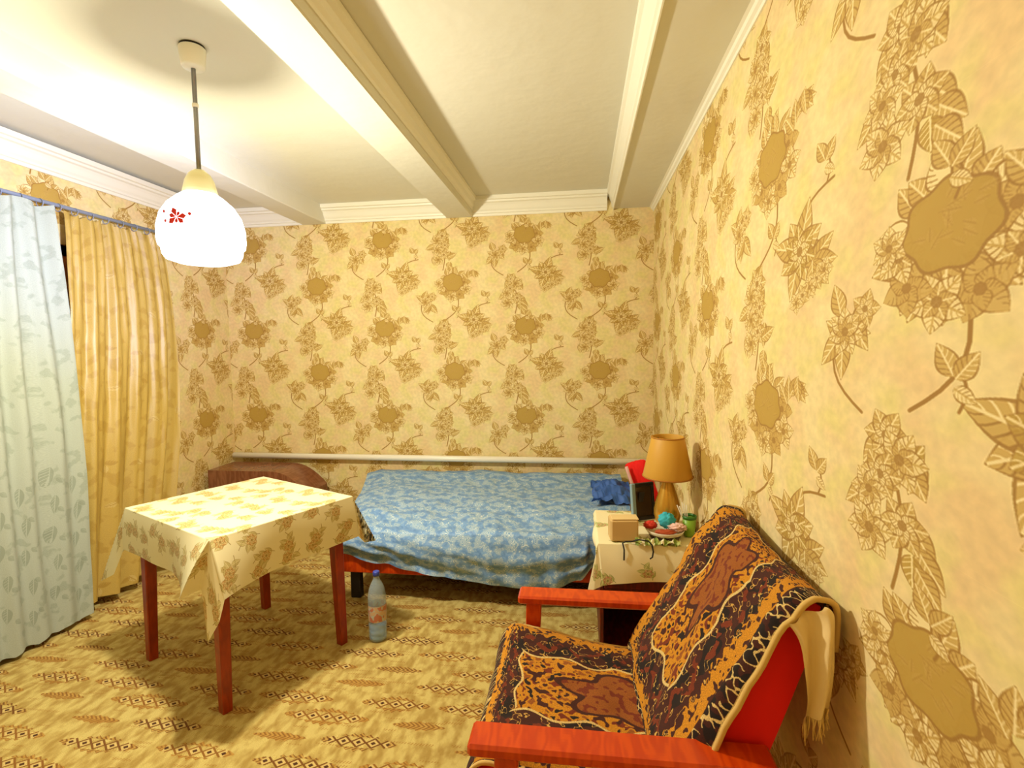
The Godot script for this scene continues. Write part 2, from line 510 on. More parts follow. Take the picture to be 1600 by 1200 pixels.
func make_materials():
	M.paper = mat(Color.WHITE, 0.75, tex(wallpaper()))
	M.carpet = mat(Color.WHITE, 1.0, tex(carpet_tex()))
	M.throw_ = mat(Color.WHITE, 0.95, tex(throw_tex()))
	M.oilcloth = mat(Color.WHITE, 0.35, tex(floral(c8(232, 222, 180), c8(188, 172, 104), c8(148, 118, 56), c8(222, 206, 150), c8(202, 150, 88), 11, 15)))
	M.napkin = mat(Color.WHITE, 0.7, tex(floral(c8(240, 228, 184), c8(168, 176, 92), c8(124, 128, 60), c8(220, 220, 150), c8(214, 122, 112), 12, 6)))
	M.spread = mat(Color.WHITE, 0.55, tex(spread_tex()))
	M.lace = mat(Color.WHITE, 0.8, tex(lace_tex(c8(172, 180, 168), c8(132, 142, 126), 5, true)))
	M.gold = mat(Color.WHITE, 0.42, tex(lace_tex(c8(190, 160, 80), c8(160, 124, 48), 8, false)))
	for k in ["lace", "gold"]:
		M[k].backlight_enabled = true; M[k].backlight = Color(0.25, 0.25, 0.25)
	M.plaster = bump(tri_mat(c8(222, 219, 202), 0.7, null, 1.0), 3, 0.02, 0.15)
	M.white = mat(c8(240, 236, 218), 0.4)
	M.pipe = mat(c8(236, 230, 212), 0.3)
	M.wood = tri_mat(Color.WHITE, 0.32, tex(wood_tex(c8(206, 72, 8), c8(186, 54, 6), 2)), 2.0)
	M.darkwood = tri_mat(Color.WHITE, 0.4, tex(wood_tex(c8(104, 26, 12), c8(76, 16, 8), 3)), 2.0)
	M.legwood = tri_mat(Color.WHITE, 0.35, tex(wood_tex(c8(160, 54, 14), c8(132, 40, 10), 4)), 2.0)
	M.brown = tri_mat(Color.WHITE, 0.25, tex(wood_tex(c8(142, 92, 62), c8(122, 74, 48), 6)), 1.5)
	M.black = mat(c8(22, 16, 14), 0.6)
	M.red = mat(c8(232, 16, 4), 0.85)
	M.frame = tri_mat(Color.WHITE, 0.4, tex(wood_tex(c8(214, 132, 80), c8(196, 112, 64), 9)), 2.0)
	M.glass = mat(Color(0.5, 0.55, 0.7, 0.25), 0.03); M.glass.transparency = BaseMaterial3D.TRANSPARENCY_ALPHA
	M.steel = mat(c8(150, 150, 150), 0.35, null, 0.6)
	M.rail = mat(c8(130, 140, 160), 0.4)
	M.outer = mat(c8(150, 140, 125), 0.9)

# =============================================================== room
func wall_mesh(x0: Vector3, dir: Vector3, len_: float, thick: Vector3, holes: Array, off: Vector2, tile := Vector2(1.17, 0.72)) -> ArrayMesh:
	# a wall from x0 along dir, floor to HC, thick away from the room; holes = [[s0, s1, y0, y1]]
	var st = st_new()
	var up = Vector3.UP
	var quad = func(a: Vector3, b: Vector3, c: Vector3, d: Vector3, ta: Vector2, tb: Vector2, tc: Vector2, td: Vector2, facing: Vector3):
		st.set_smooth_group(-1)
		var p = [a, b, c, d]; var t = [ta, tb, tc, td]
		var order = [0, 1, 2, 0, 2, 3]
		if (b - a).cross(c - a).dot(facing) > 0: order = [0, 2, 1, 0, 3, 2]
		for k in order:
			st.set_uv(t[k]); st.add_vertex(p[k])
	var uv = func(s, y): return Vector2((s + off.x) / tile.x, (HC - y + off.y) / tile.y)
	var ss = [0.0, len_]; var ys = [0.0, HC]
	for h in holes: ss.append(h[0]); ss.append(h[1]); ys.append(h[2]); ys.append(h[3])
	ss.sort(); ys.sort()
	for i in ss.size() - 1:
		for j in ys.size() - 1:
			var s0 = ss[i]; var s1 = ss[i + 1]; var y0 = ys[j]; var y1 = ys[j + 1]
			var open = false
			for h in holes:
				if s0 >= h[0] - 1e-5 and s1 <= h[1] + 1e-5 and y0 >= h[2] - 1e-5 and y1 <= h[3] + 1e-5: open = true
			if open: continue
			for side in 2:
				var o = thick * side
				quad.call(x0 + dir * s0 + up * y0 + o, x0 + dir * s1 + up * y0 + o, x0 + dir * s1 + up * y1 + o, x0 + dir * s0 + up * y1 + o,
					uv.call(s0, y0), uv.call(s1, y0), uv.call(s1, y1), uv.call(s0, y1), thick * (2 * side - 1))
	var z = Vector2.ZERO
	for h in holes + [[0.0, len_, 0.0, HC, true]]:
		var outer = h.size() > 4
		var c = [x0 + dir * h[0] + up * h[2], x0 + dir * h[1] + up * h[2], x0 + dir * h[1] + up * h[3], x0 + dir * h[0] + up * h[3]]
		var mid = (c[0] + c[2]) / 2
		for k in 4:
			var a = c[k]; var b = c[(k + 1) % 4]
			var f = ((a + b) / 2 - mid) * (1 if outer else -1)
			quad.call(a, b, b + thick, a + thick, z, z, z, z, f)
	st.generate_normals(); return st.commit()

func slab(lo: Vector3, hi: Vector3, uvs: Vector2) -> ArrayMesh:
	# box with world-metre UVs on its horizontal faces
	var st = st_new(); st.set_smooth_group(-1)
	var mid = (lo + hi) / 2
	var b = func(i): return Vector3(hi.x if i & 1 else lo.x, hi.y if i & 2 else lo.y, hi.z if i & 4 else lo.z)
	for f in [[0, 1, 3, 2], [4, 5, 7, 6], [0, 1, 5, 4], [2, 3, 7, 6], [0, 2, 6, 4], [1, 3, 7, 5]]:
		var p = []
		for i in f: p.append(b.call(i))
		var o = [0, 1, 2, 0, 2, 3]
		if (p[1] - p[0]).cross(p[2] - p[0]).dot((p[0] + p[2]) / 2 - mid) > 0: o = [0, 2, 1, 0, 3, 2]
		for k in o:
			st.set_uv(Vector2(p[k].x / uvs.x, p[k].z / uvs.y)); st.add_vertex(p[k])
	st.generate_normals(); return st.commit()

func room():
	var T = 0.15
	struct("floor", slab(Vector3(XL - T, -0.12, ZB - T), Vector3(XR + T, -0.008, ZF + T), Vector2.ONE), M.brown, "floor under the carpet")
	var cp = obj("carpet", slab(Vector3(XL + 0.005, -0.008, ZB + 0.005), Vector3(XR - 0.005, 0.0, ZF - 0.005), Vector2(0.80, 0.68)), M.carpet)
	tag(cp, "beige carpet with rows of brown lozenge motifs covering the whole floor", "carpet")
	struct("ceiling", slab(Vector3(XL - T, HC, ZB - T), Vector3(XR + T, HC + 0.15, ZF + T), Vector2.ONE), M.plaster, "plain white plaster ceiling")
	struct("wall_back", wall_mesh(Vector3(XL, 0, ZB), Vector3.RIGHT, XR - XL, Vector3(0, 0, -T), [], Vector2(-1.126, -0.083)), M.paper, "back wall papered with golden brown flowers above the bed")
	struct("wall_right", wall_mesh(Vector3(XR, 0, ZB), Vector3.BACK, ZF - ZB, Vector3(T, 0, 0), [], Vector2(-2.886, -0.077), Vector2(1.52, 0.72)), M.paper, "right wall papered with golden brown flowers beside the armchair")
	struct("wall_left", wall_mesh(Vector3(XL, 0, ZF), Vector3.FORWARD, ZF - ZB, Vector3(-T, 0, 0), [[ZF + 1.35, ZF + 2.78, 0.85, 2.12]], Vector2(0.2, -0.08)), M.paper, "left wall with the window behind the curtains")
	struct("wall_front", wall_mesh(Vector3(XR, 0, ZF), Vector3.LEFT, XR - XL, Vector3(0, 0, T), [], Vector2(0.1, -0.08)), M.paper, "wall behind the photographer")
	# beams
	var mid = obj("ceiling_beam", box(Vector3((-1.062 - 0.847) / 2, (HC + HB) / 2 + 0.005, (ZB + ZF) / 2), Vector3(0.215, HC - HB + 0.01, ZF - ZB), 0.006), M.plaster)
	mid.set_meta("kind", "structure"); mid.set_meta("label", "white boxed ceiling beam in the middle of the ceiling")
	var lb = obj("ceiling_beam", box(Vector3((-2.29 - 2.085) / 2, (HC + HB) / 2 + 0.005, (ZB + ZF) / 2), Vector3(0.205, HC - HB + 0.01, ZF - ZB), 0.006), M.plaster)
	lb.set_meta("kind", "structure"); lb.set_meta("label", "white boxed ceiling beam left of the pendant lamp, near the curtains")
	var rb = obj("ceiling_beam", box(Vector3((0.256 + XR) / 2, (HC + HB) / 2 + 0.012, (ZB + ZF) / 2), Vector3(XR - 0.256, HC - HB, ZF - ZB), 0.004), M.plaster)
	rb.set_meta("kind", "structure"); rb.set_meta("label", "wide boxed ceiling beam running along the right wall")
	# mouldings
	var crown = []
	for p in [[0, 0], [0.012, 0], [0.014, 0.018], [0.024, 0.022], [0.026, 0.034], [0.036, 0.046], [0.05, 0.074], [0.06, 0.088], [0.074, 0.094], [0.077, 0.106], [0.092, 0.11], [0.094, 0.138], [0, 0.138]]: crown.append(Vector2(p[0], p[1]))
	var small = []
	for p in [[0, 0], [0.006, 0], [0.008, 0.012], [0.018, 0.018], [0.022, 0.03], [0.034, 0.034], [0.036, 0.044], [0, 0.044]]: small.append(Vector2(p[0], p[1]))
	var thin = []
	for p in [[0, 0.045], [0.006, 0.045], [0.009, 0.06], [0.02, 0.075], [0.026, 0.1], [0.044, 0.112], [0.046, 0.136], [0, 0.136]]: thin.append(Vector2(p[0], p[1]))
	var side = []
	for p in [[0, -0.002], [0.006, -0.002], [0.008, 0.02], [0.016, 0.026], [0.018, 0.05], [0.032, 0.08], [0.04, 0.1], [0.052, 0.108], [0.054, 0.138], [0, 0.138]]: side.append(Vector2(p[0], p[1]))
	var y = HB
	var k = 1
	for s in [[-2.085, -1.062, "between the left and middle beams"], [-0.847, 0.205, "between the middle and right beams"], [XL, -2.29, "in the corner left of the left beam"]]:
		struct("trim_%d" % k, moulding(Vector3(s[0], y, ZB), Vector3(s[1], y, ZB), Vector3.BACK, crown), M.white, "white ceiling moulding on the back wall " + s[2]); k += 1
	struct("trim_%d" % k, moulding(Vector3(XL, y - 0.02, ZB), Vector3(XL, y - 0.02, ZF), Vector3.RIGHT, crown), M.white, "white ceiling moulding along the left wall above the curtains"); k += 1
	struct("trim_%d" % k, moulding(Vector3(XR, y - 0.022, ZB), Vector3(XR, y - 0.022, ZF), Vector3.LEFT, small), M.white, "narrow white moulding at the top of the right wall"); k += 1
	struct("trim_%d" % k, moulding(Vector3(0.256, y + 0.002, ZB), Vector3(0.256, y + 0.002, ZF), Vector3.LEFT, side), M.white, "white moulding along the side of the right ceiling beam"); k += 1
	struct("trim_%d" % k, moulding(Vector3(-0.847, y, ZB), Vector3(-0.847, y, ZF), Vector3.RIGHT, thin), M.white, "slim moulding along the right side of the middle beam"); k += 1

func window_side():
	var w = Node3D.new(); w.name = "window_1"; add_child(w); w.set_meta("kind", "structure"); w.set_meta("label", "wooden framed window with dark night panes, seen in the gap of the curtains")
	var z0 = -1.35; var z1 = -2.78; var y0 = 0.85; var y1 = 2.12; var xw = XL - 0.05
	var f = st_new()
	for b in [[(z0 + z1) / 2, y0 + 0.035, 1.43, 0.07], [(z0 + z1) / 2, y1 - 0.035, 1.43, 0.07]]: bbox(f, Vector3(xw, b[1], b[0]), Vector3(0.09, b[3], b[2]))
	for z in [z0 - 0.045, z1 + 0.045]: bbox(f, Vector3(xw, (y0 + y1) / 2, z), Vector3(0.09, y1 - y0, 0.09))
	bbox(f, Vector3(xw, (y0 + y1) / 2, (z0 + z1) / 2), Vector3(0.08, y1 - y0 - 0.13, 0.07))
	f.generate_normals(); obj("window_frame", f, M.frame, w)
	for s in 2:
		var za = z0 - 0.09 - s * 0.655
		obj("pane", box(Vector3(xw, (y0 + y1) / 2, za - 0.3), Vector3(0.005, y1 - y0 - 0.14, 0.6), 0.001), M.glass, w)
	obj("window_sill", box(Vector3(XL + 0.035, y0 - 0.015, (z0 + z1) / 2), Vector3(0.15, 0.03, 1.5), 0.006), M.white, w)
	# rail
	var rail = thing("curtain_rod", "slim grey curtain rod along the left wall above both curtains", "curtain rod")
	obj("rod", tube_mesh([Vector3(-2.9, 2.31, -4.05), Vector3(-2.9, 2.31, 0.3)], 0.011, 12), M.rail, rail)
	for z in [-3.9, -2.2, -0.3]: obj("bracket", box(Vector3(-2.955, 2.31, z), Vector3(0.115, 0.014, 0.02), 0.003), M.rail, rail)
	for i in 14:
		var z = -3.3 + i * 0.1
		var pts = []
		for a in 13: pts.append(Vector3(-2.9 + 0.004 * sin(i), 2.298 + cos(TAU * a / 12) * 0.022, z) + Vector3(sin(TAU * a / 12) * 0.022, 0, 0))
		obj("ring", tube_mesh(pts, 0.0025, 5), M.rail, rail)
	obj("finial", lathe([Vector2(0, -0.02), Vector2(0.016, -0.012), Vector2(0.02, 0), Vector2(0.016, 0.012), Vector2(0, 0.02)], 16, Vector3(-2.9, 2.31, -4.05)), M.rail, rail)
	# lace curtain
	var la = func(u, v):
		var zt = lerp(-0.6, -2.54, u); var zb = lerp(-0.6, -2.46, u)
		var p = clamp(v, 0.0, 1.0)
		var z = lerp(zt, zb, p) + (0.05 * sin(p * PI) * -u if u > 0.9 else 0.0)
		var x = lerp(-2.875, -2.72, pow(p, 1.1))
		var amp = lerp(0.022, 0.014, p)
		x += amp * sin(u * 95.0 + 1.3 * sin(p * 2.0 + u * 7.0)) + 0.018 * N(u * 9.0, p * 1.5, 3.0)
		var yb = 0.02 + 0.016 * abs(sin(u * 52.0))
		var head = 2.285 + 0.012 * cos(u * 62.0)
		return Vector3(x, lerp(head, yb, p), z)
	var lc = obj("lace_curtain", grid(260, 40, la, func(u, v): return Vector2(u * 4.0, v)), M.lace)
	tag(lc, "white lace curtain with scalloped hem at the left edge of the photo", "curtain")
	# golden curtain
	var gd = func(u, v):
		var p = v
		var zl = lerp(-2.665, -2.36, pow(p, 1.2)); var zr = lerp(-3.36, -3.06, pow(p, 1.4)) - 0.10 * sin(PI * pow(p, 0.8))
		var z = lerp(zl, zr, u)
		var x = lerp(-2.90, -2.74, p) - 0.035
		x += lerp(0.012, 0.028, p) * sin(u * 31.0 + 1.5 * sin(p * 2.2)) + 0.012 * sin(u * 67.0 + p * 3.0) * (1.0 - p * 0.6) + 0.02 * N(u * 6.0, p * 2.0, 9.0)
		if u > 0.5 and p > 0.6: x -= 0.02 * (p - 0.6)
		return Vector3(x, lerp(2.29 + 0.01 * cos(u * 60.0), 0.055 + 0.012 * sin(u * 9.0), p), z)
	var gc = obj("golden_curtain", grid(150, 50, gd, func(u, v): return Vector2(u * 1.3, v * 3.2)), M.gold)
	tag(gc, "shiny golden curtain hanging between the lace curtain and the back corner", "curtain")

func pipe():
	var t = thing("heating_pipe", "white heating pipe running along the back wall above the bed", "pipe")
	obj("tube", tube_mesh([Vector3(XL + 0.03, 0.585, ZB + 0.06), Vector3(-1.2, 0.582, ZB + 0.06), Vector3(XR - 0.03, 0.58, ZB + 0.06)], 0.025, 16), M.pipe, t)
	for x in [-2.4, -1.1, 0.1]: obj("bracket", box(Vector3(x, 0.565, ZB + 0.022), Vector3(0.018, 0.03, 0.044), 0.003), M.pipe, t)

# =============================================================== bed
func bed():
	var t = thing("bed", "low wide wooden bed against the back wall under the blue spread", "bed", Vector3(-0.45, 0, -3.45))
	var o = t.position
	obj("side_rail", box(Vector3(-0.46, 0.235, -2.83) - o, Vector3(1.92, 0.13, 0.03), 0.005), M.wood, t)
	obj("side_rail", box(Vector3(-0.46, 0.235, -4.05) - o, Vector3(1.92, 0.13, 0.03), 0.005), M.wood, t)
	obj("end_rail", box(Vector3(-1.40, 0.235, -3.44) - o, Vector3(0.03, 0.13, 1.18), 0.005), M.wood, t)
	obj("end_rail", box(Vector3(0.47, 0.255, -3.44) - o, Vector3(0.03, 0.17, 1.18), 0.005), M.wood, t)
	for p in [Vector2(-1.34, -2.87), Vector2(0.42, -2.87), Vector2(-1.34, -4.0), Vector2(0.42, -4.0)]:
		obj("leg", box(Vector3(p.x, 0.085, p.y) - o, Vector3(0.06, 0.17, 0.05), 0.004), M.black, t)
	obj("base", box(Vector3(-0.46, 0.27, -3.44) - o, Vector3(1.84, 0.03, 1.16), 0.003), M.darkwood, t)
	obj("mattress", box(Vector3(-0.46, 0.345, -3.45) - o, Vector3(1.86, 0.12, 1.16), 0.04), M.white, t)
	# spread: v runs from the wall to the front hem, u from the left end to the right end
	var hem = func(x):
		var a = [[-1.45, 0.30], [-1.14, 0.242], [-0.95, 0.205], [-0.76, 0.175], [-0.57, 0.15], [-0.39, 0.135], [-0.14, 0.145], [-0.01, 0.19], [0.07, 0.28], [0.6, 0.30]]
		for i in a.size() - 1:
			if x <= a[i + 1][0]: return lerp(a[i][1], a[i + 1][1], smoothstep(0, 1, clamp((x - a[i][0]) / (a[i + 1][0] - a[i][0]), 0, 1)))
		return 0.3
	var sp = func(u, v):
		var top = clamp(v / 0.74, 0, 1); var down = clamp((v - 0.74) / 0.26, 0, 1)
		var xl = lerp(-1.77, -1.40, pow(top, 0.9)); var x = lerp(xl, 0.30, u)
		var z = lerp(-4.075, -2.80, top)
		var yy = 0.475 + 0.02 * N(x * 2.0, z * 2.0, 1.0) + 0.008 * N(x * 9.0, z * 5.0, 4.0) + 0.02 * exp(-pow((z + 3.95) / 0.12, 2))
		yy -= 0.03 * smoothstep(0.75, 1.0, top)
		if u < 0.06: yy -= (0.06 - u) * 0.5
		# folds that hang in swags across the front
		var sw = sin(16.0 * (down + 0.75 * (x + 0.30) * (x + 0.30) + 0.10 * N(x * 2.0, down * 2.0, 2)))
		var hy = hem.call(x)
		var y = lerp(yy, hy, down)
		z += 0.035 * sin(PI * min(down * 1.2, 1.0)) + 0.012 * sw * smoothstep(0.0, 0.35, down) * (0.55 + 0.9 * N(x * 1.3, down, 12)) + 0.008 * down * sin(x * 34.0 + 3.0 * N(x * 3.0, 0, 1)) 
		var cr = smoothstep(0.45, 1.0, top) * (1.0 - down)
		y += cr * 0.012 * pow(sin(13.0 * (z + 0.35 * (x + 0.4) * (x + 0.4)) + 3.0 * N(x * 2, z * 2, 6)), 3)
		# rucked up towards the right
		y += 0.02 * smoothstep(-0.2, 0.2, x) * (1.0 - down) * sin(z * 22.0 + x * 14.0) * smoothstep(-3.9, -3.2, z)
		if x > 0.03: z = min(z, -2.79)
		return Vector3(x, y, z + (0.012 if down > 0 else 0.0))
	var s = obj("bedspread", grid(150, 90, sp, func(u, v): return Vector2(u * 2.0, v * 1.75)), M.spread)
	tag(s, "blue bedspread with white swirls sagging over the front of the bed", "bedspread")
	# red pillow propped in the right corner
	var pil = func(cx: Vector3, sx: float, sy: float, sz: float, rot: Basis):
		return func(u, v):
			var a = u * 2 - 1; var th = v * TAU
			var prof = pow(max(0.0, 1.0 - pow(abs(a), 4.0)), 0.5)
			var cy = sign(cos(th)) * pow(abs(cos(th)), 0.6); var cz = sign(sin(th)) * pow(abs(sin(th)), 1.3)
			return cx + rot * Vector3(a * sx, cy * sy * (0.85 + 0.15 * prof), cz * sz * prof + 0.01 * N(a * 4, cy * 4, 2))
	var pt = thing("pillow", "red pillow with a pale edge propped in the right corner of the bed", "pillow", Vector3(0.385, 0.565, -3.5))
	obj("case", grid(24, 32, pil.call(Vector3(0.02, 0.005, 0), 0.075, 0.15, 0.05, Basis(Vector3(0, 0, 1), 0.35) * Basis(Vector3.UP, -0.3))), M.red, pt)
	var edge = []
	for i in 9:
		var q = i / 8.0
		edge.append(Vector3(-0.09 + 0.085 * q, 0.12 - 0.26 * q, 0.055 + 0.02 * sin(q * 3)))
	var pe = obj("trim_edge", tube_mesh(edge, 0.011, 8), mat(c8(230, 176, 168), 0.8), pt); pe.set_meta("label", "pale pink edge")
	# folded blue blanket
	var bl = func(u, v):
		var x = lerp(0.07, 0.33, u); var z = lerp(-3.66, -3.22, v)
		var y = 0.518 + 0.075 * sin(PI * v) * (0.5 + 0.5 * u) * sin(PI * clamp(u * 1.1, 0, 1)) + 0.018 * sin(v * 26.0 + u * 5.0 + 3.0 * N(u * 3, v * 3, 1)) + 0.012 * N(u * 8, v * 8, 3)
		return Vector3(x + 0.02 * N(v * 4, u, 2), y, z)
	var bk = obj("folded_blanket", grid(40, 50, bl), mat(c8(48, 92, 168), 0.6))
	tag(bk, "crumpled dark blue blanket at the right end of the bed", "blanket")

func chest():
	var t = thing("wooden_chest", "low brown lacquered chest by the back wall behind the table", "chest", Vector3(-2.52, 0, -3.88))
	var prof = []
	for i in 9:
		var a = i / 8.0
		prof.append(Vector2(0.10 + 0.30 * a, 0.535 - 0.17 * a * a))
	var st = st_new(); st.set_smooth_group(-1)
	var poly = [Vector2(-0.44, 0.03), Vector2(-0.44, 0.535)] + prof + [Vector2(0.40, 0.03)]
	var tris = Geometry2D.triangulate_polygon(PackedVector2Array(poly))
	for z in [-0.16, 0.16]:
		for k in range(0, tris.size(), 3):
			var q = []
			for j in 3: q.append(Vector3(poly[tris[k + j]].x, poly[tris[k + j]].y, z))
			tri(st, q[0], q[1], q[2], Vector3(0, 0.2, 0))
	for k in poly.size():
		var a = poly[k]; var b = poly[(k + 1) % poly.size()]
		var A = Vector3(a.x, a.y, -0.16); var B = Vector3(b.x, b.y, -0.16); var C = Vector3(b.x, b.y, 0.16); var D = Vector3(a.x, a.y, 0.16)
		tri(st, A, B, C, Vector3(0, 0.2, 0)); tri(st, A, C, D, Vector3(0, 0.2, 0))
	st.generate_normals(); obj("body", st, M.brown, t)
	obj("plinth", box(Vector3(-0.04, 0.02, 0), Vector3(0.76, 0.04, 0.28), 0.003), M.black, t)

# =============================================================== table
# cloth over a rectangle: c0..c3 corners in order, ov overhang, keys[k] = hem offsets from corner k (five points, from the edge k-1..k side round to the edge k..k+1 side)
func draped(c: Array, ov: float, keys: Array, drop: Array, mid_out: float, wav: float, nt := 20, no := 20):
	var ex = c[1] - c[0]; var ey = c[3] - c[0]
	var lx = ex.length(); var ly = ey.length(); ex /= lx; ey /= ly
	var us = []; var vs = []
	for ax in 2:
		var L = lx if ax == 0 else ly; var dst = us if ax == 0 else vs
		for i in no: dst.append(-ov + ov * i / no)
		dst.append(-0.004); dst.append(0.0); dst.append(0.004)
		for i in range(1, nt): dst.append(L * i / nt)
		dst.append(L - 0.004); dst.append(L); dst.append(L + 0.004)
		for i in no: dst.append(L + ov * (i + 1) / no)
	var side = func(k: int, s: float, L: float, q: float, nrm: Vector3) -> Vector3:
		# edge k from corner k to corner k+1; s along it, q = 0..1 down
		var a: Vector3 = keys[k][4]; var b: Vector3 = keys[(k + 1) % 4][0]
		var base = nrm * mid_out + Vector3.DOWN * drop[k]
		var wa = pow(clamp(1.0 - s / (L * 0.5), 0, 1), 2.0); var wb = pow(clamp(1.0 - (L - s) / (L * 0.5), 0, 1), 2.0)
		var off = base + (a - base) * wa + (b - base) * wb
		var ww = 1.0 - wa - wb
		return off * q + nrm * (wav * ww * q * sin(s * 17.0 + k) + 0.008 * sin(PI * q))
	var f = func(u, v):
		var cu = clamp(u, 0.0, lx); var cv = clamp(v, 0.0, ly)
		var p = c[0] + ex * cu + ey * cv
		var du = u - cu; var dv = v - cv
		if du == 0 and dv == 0: return p + Vector3.UP * (0.0015 * N(u * 8, v * 8, 0))
		if du == 0:
			if dv < 0: return p + side.call(0, cu, lx, -dv / ov, -ey)
			return p + side.call(2, lx - cu, lx, dv / ov, ey)
		if dv == 0:
			if du > 0: return p + side.call(1, cv, ly, du / ov, ex)
			return p + side.call(3, ly - cv, ly, -du / ov, -ex)
		var k = (0 if dv < 0 else 3) if du < 0 else (1 if dv < 0 else 2)
		var a = abs(du) / ov; var b = abs(dv) / ov
		# angle from the edge before the corner to the edge after it
		var first = a if (k == 0 or k == 2) else b
		var second = b if (k == 0 or k == 2) else a
		var th = atan2(second, first) / (PI / 2) * 4.0
		var i = int(min(3, floor(th))); var h = th - i
		var key = keys[k][i].lerp(keys[k][i + 1], h)
		return p + key * max(a, b)
	return grid_at(us, vs, f, func(u, v): return Vector2(u, v) / 0.42)

func table():
	var n = Vector3(-1.435, 0, -1.79); var ta = 0.4535
	var u = Vector3(sin(ta), 0, -cos(ta)); var v = Vector3(-cos(ta), 0, -sin(ta))
	var w = 0.781; var d = 0.689
	var mid = n + v * w / 2 + u * d / 2
	var t = thing("table", "square wooden table with red-brown legs under the flowered oilcloth", "table", mid, 0)
	var rot = Transform3D(Basis(v, Vector3.UP, -u) if v.cross(Vector3.UP).dot(-u) > 0 else Basis(v, Vector3.UP, u), Vector3.ZERO)
	var st = st_new(); bbox(st, Vector3(0, 0.735, 0), Vector3(w - 0.012, 0.026, d - 0.012), 0.004, rot); st.generate_normals(); obj("tabletop", st, M.legwood, t)
	for s in [-1, 1]:
		st = st_new(); bbox(st, Vector3(0, 0.675, s * (d / 2 - 0.07)), Vector3(w - 0.18, 0.09, 0.02), 0.002, rot); st.generate_normals(); obj("apron", st, M.legwood, t)
		st = st_new(); bbox(st, Vector3(s * (w / 2 - 0.07), 0.675, 0), Vector3(0.02, 0.09, d - 0.18), 0.002, rot); st.generate_normals(); obj("apron", st, M.legwood, t)
	for a in [0, 1]:
		for b in [0, 1]:
			var i = 0.065
			var top = n + v * (i if a == 0 else w - i) + u * (i if b == 0 else d - i) - mid
			var out = ((v if a else -v) + (u if b else -u)) * 0.012
			obj("leg", bar(top + Vector3.UP * 0.722, top + out, Vector2(0.056, 0.056), Vector2(0.04, 0.04), v), M.legwood, t, Vector3(0, 0.001, 0))
	# cloth
	var P = n + Vector3.UP * 0.752; var Q = P + u * d; var R = Q + v * w; var S = P + v * w   # near, right, far, left
	var dn = Vector3.DOWN
	var kn = [Vector3(-0.080, -0.207, 0.075), Vector3(-0.03, -0.19, 0.02), Vector3(0.01, -0.385, 0.05), Vector3(0.065, -0.30, 0.052), Vector3(0.075, -0.222, 0.03)]
	var kr = [u * 0.02 + dn * 0.21 - v * 0.01, u * 0.05 + dn * 0.25 - v * 0.02, u * 0.10 - v * 0.05 + dn * 0.25, u * 0.05 - v * 0.02 + dn * 0.25, u * 0.03 + dn * 0.21]
	var kf = [u * 0.04 + dn * 0.21, u * 0.1 + v * 0.07 + dn * 0.25, u * 0.13 + v * 0.13 + dn * 0.26, u * 0.07 + v * 0.1 + dn * 0.25, v * 0.04 + dn * 0.21]
	var kl = [v * 0.02 + dn * 0.2, v * 0.09 - u * 0.02 + dn * 0.27, v * 0.20 - u * 0.05 + dn * 0.385, v * 0.08 - u * 0.035 + dn * 0.33, dn * 0.2 - u * 0.012 + v * 0.01]
	# corners go near > right > far > left, so each key list runs from the side before the corner to the side after it
	var cl = obj("tablecloth", draped([P, Q, R, S], 0.22, [kn, kr, kf, kl], [0.215, 0.21, 0.21, 0.205], 0.003, 0.004), M.oilcloth)
	tag(cl, "cream oilcloth with golden leaves and flowers draped over the table", "tablecloth")

func bottle():
	var t = thing("water_bottle", "clear plastic water bottle with blue cap standing on the carpet by the bed", "bottle", Vector3(-1.036, 0, -2.44))
	var pet = mat(Color(0.72, 0.82, 0.88, 0.34), 0.06); pet.transparency = BaseMaterial3D.TRANSPARENCY_ALPHA
	var prof = [Vector2(0.0, 0.012), Vector2(0.02, 0.004), Vector2(0.036, 0.002), Vector2(0.045, 0.012), Vector2(0.046, 0.03), Vector2(0.043, 0.036), Vector2(0.046, 0.044), Vector2(0.046, 0.06), Vector2(0.043, 0.066), Vector2(0.046, 0.074), Vector2(0.046, 0.092), Vector2(0.042, 0.10), Vector2(0.044, 0.108), Vector2(0.044, 0.19), Vector2(0.046, 0.20), Vector2(0.045, 0.235), Vector2(0.038, 0.27), Vector2(0.028, 0.295), Vector2(0.017, 0.315), Vector2(0.014, 0.325), Vector2(0.014, 0.338)]
	var bd = obj("body", lathe(prof, 32), pet, t)
	var wat = mat(Color(0.45, 0.66, 0.85, 0.5), 0.05); wat.transparency = BaseMaterial3D.TRANSPARENCY_ALPHA
	obj("water", lathe([Vector2(0, 0.016), Vector2(0.034, 0.008), Vector2(0.042, 0.018), Vector2(0.042, 0.08), Vector2(0.0, 0.08)], 28), wat, t)
	var li = Image.create(128, 64, false, Image.FORMAT_RGB8)
	var ln = seam(128, 64, 0.05, 77, 2)
	for y in 64:
		for x in 128:
			var k = ln.get_pixel(x, y).r
			li.set_pixel(x, y, c8(196, 164, 128) if k > 0.5 else (c8(176, 184, 172) if k > 0.38 else c8(184, 112, 84)))
	obj("label_band", lathe([Vector2(0.0452, 0.108), Vector2(0.0456, 0.112), Vector2(0.0456, 0.186), Vector2(0.0452, 0.19)], 32), mat(Color.WHITE, 0.4, tex(li)), bd)
	var cap = obj("cap", lathe([Vector2(0, 0.358), Vector2(0.014, 0.358), Vector2(0.0165, 0.355), Vector2(0.0165, 0.336), Vector2(0.0145, 0.334)], 24, Vector3.ZERO, func(a, y): return 1.0 + 0.02 * sin(a * 24)), mat(c8(52, 70, 170), 0.4), t)
	cap.set_meta("label", "blue screw cap")

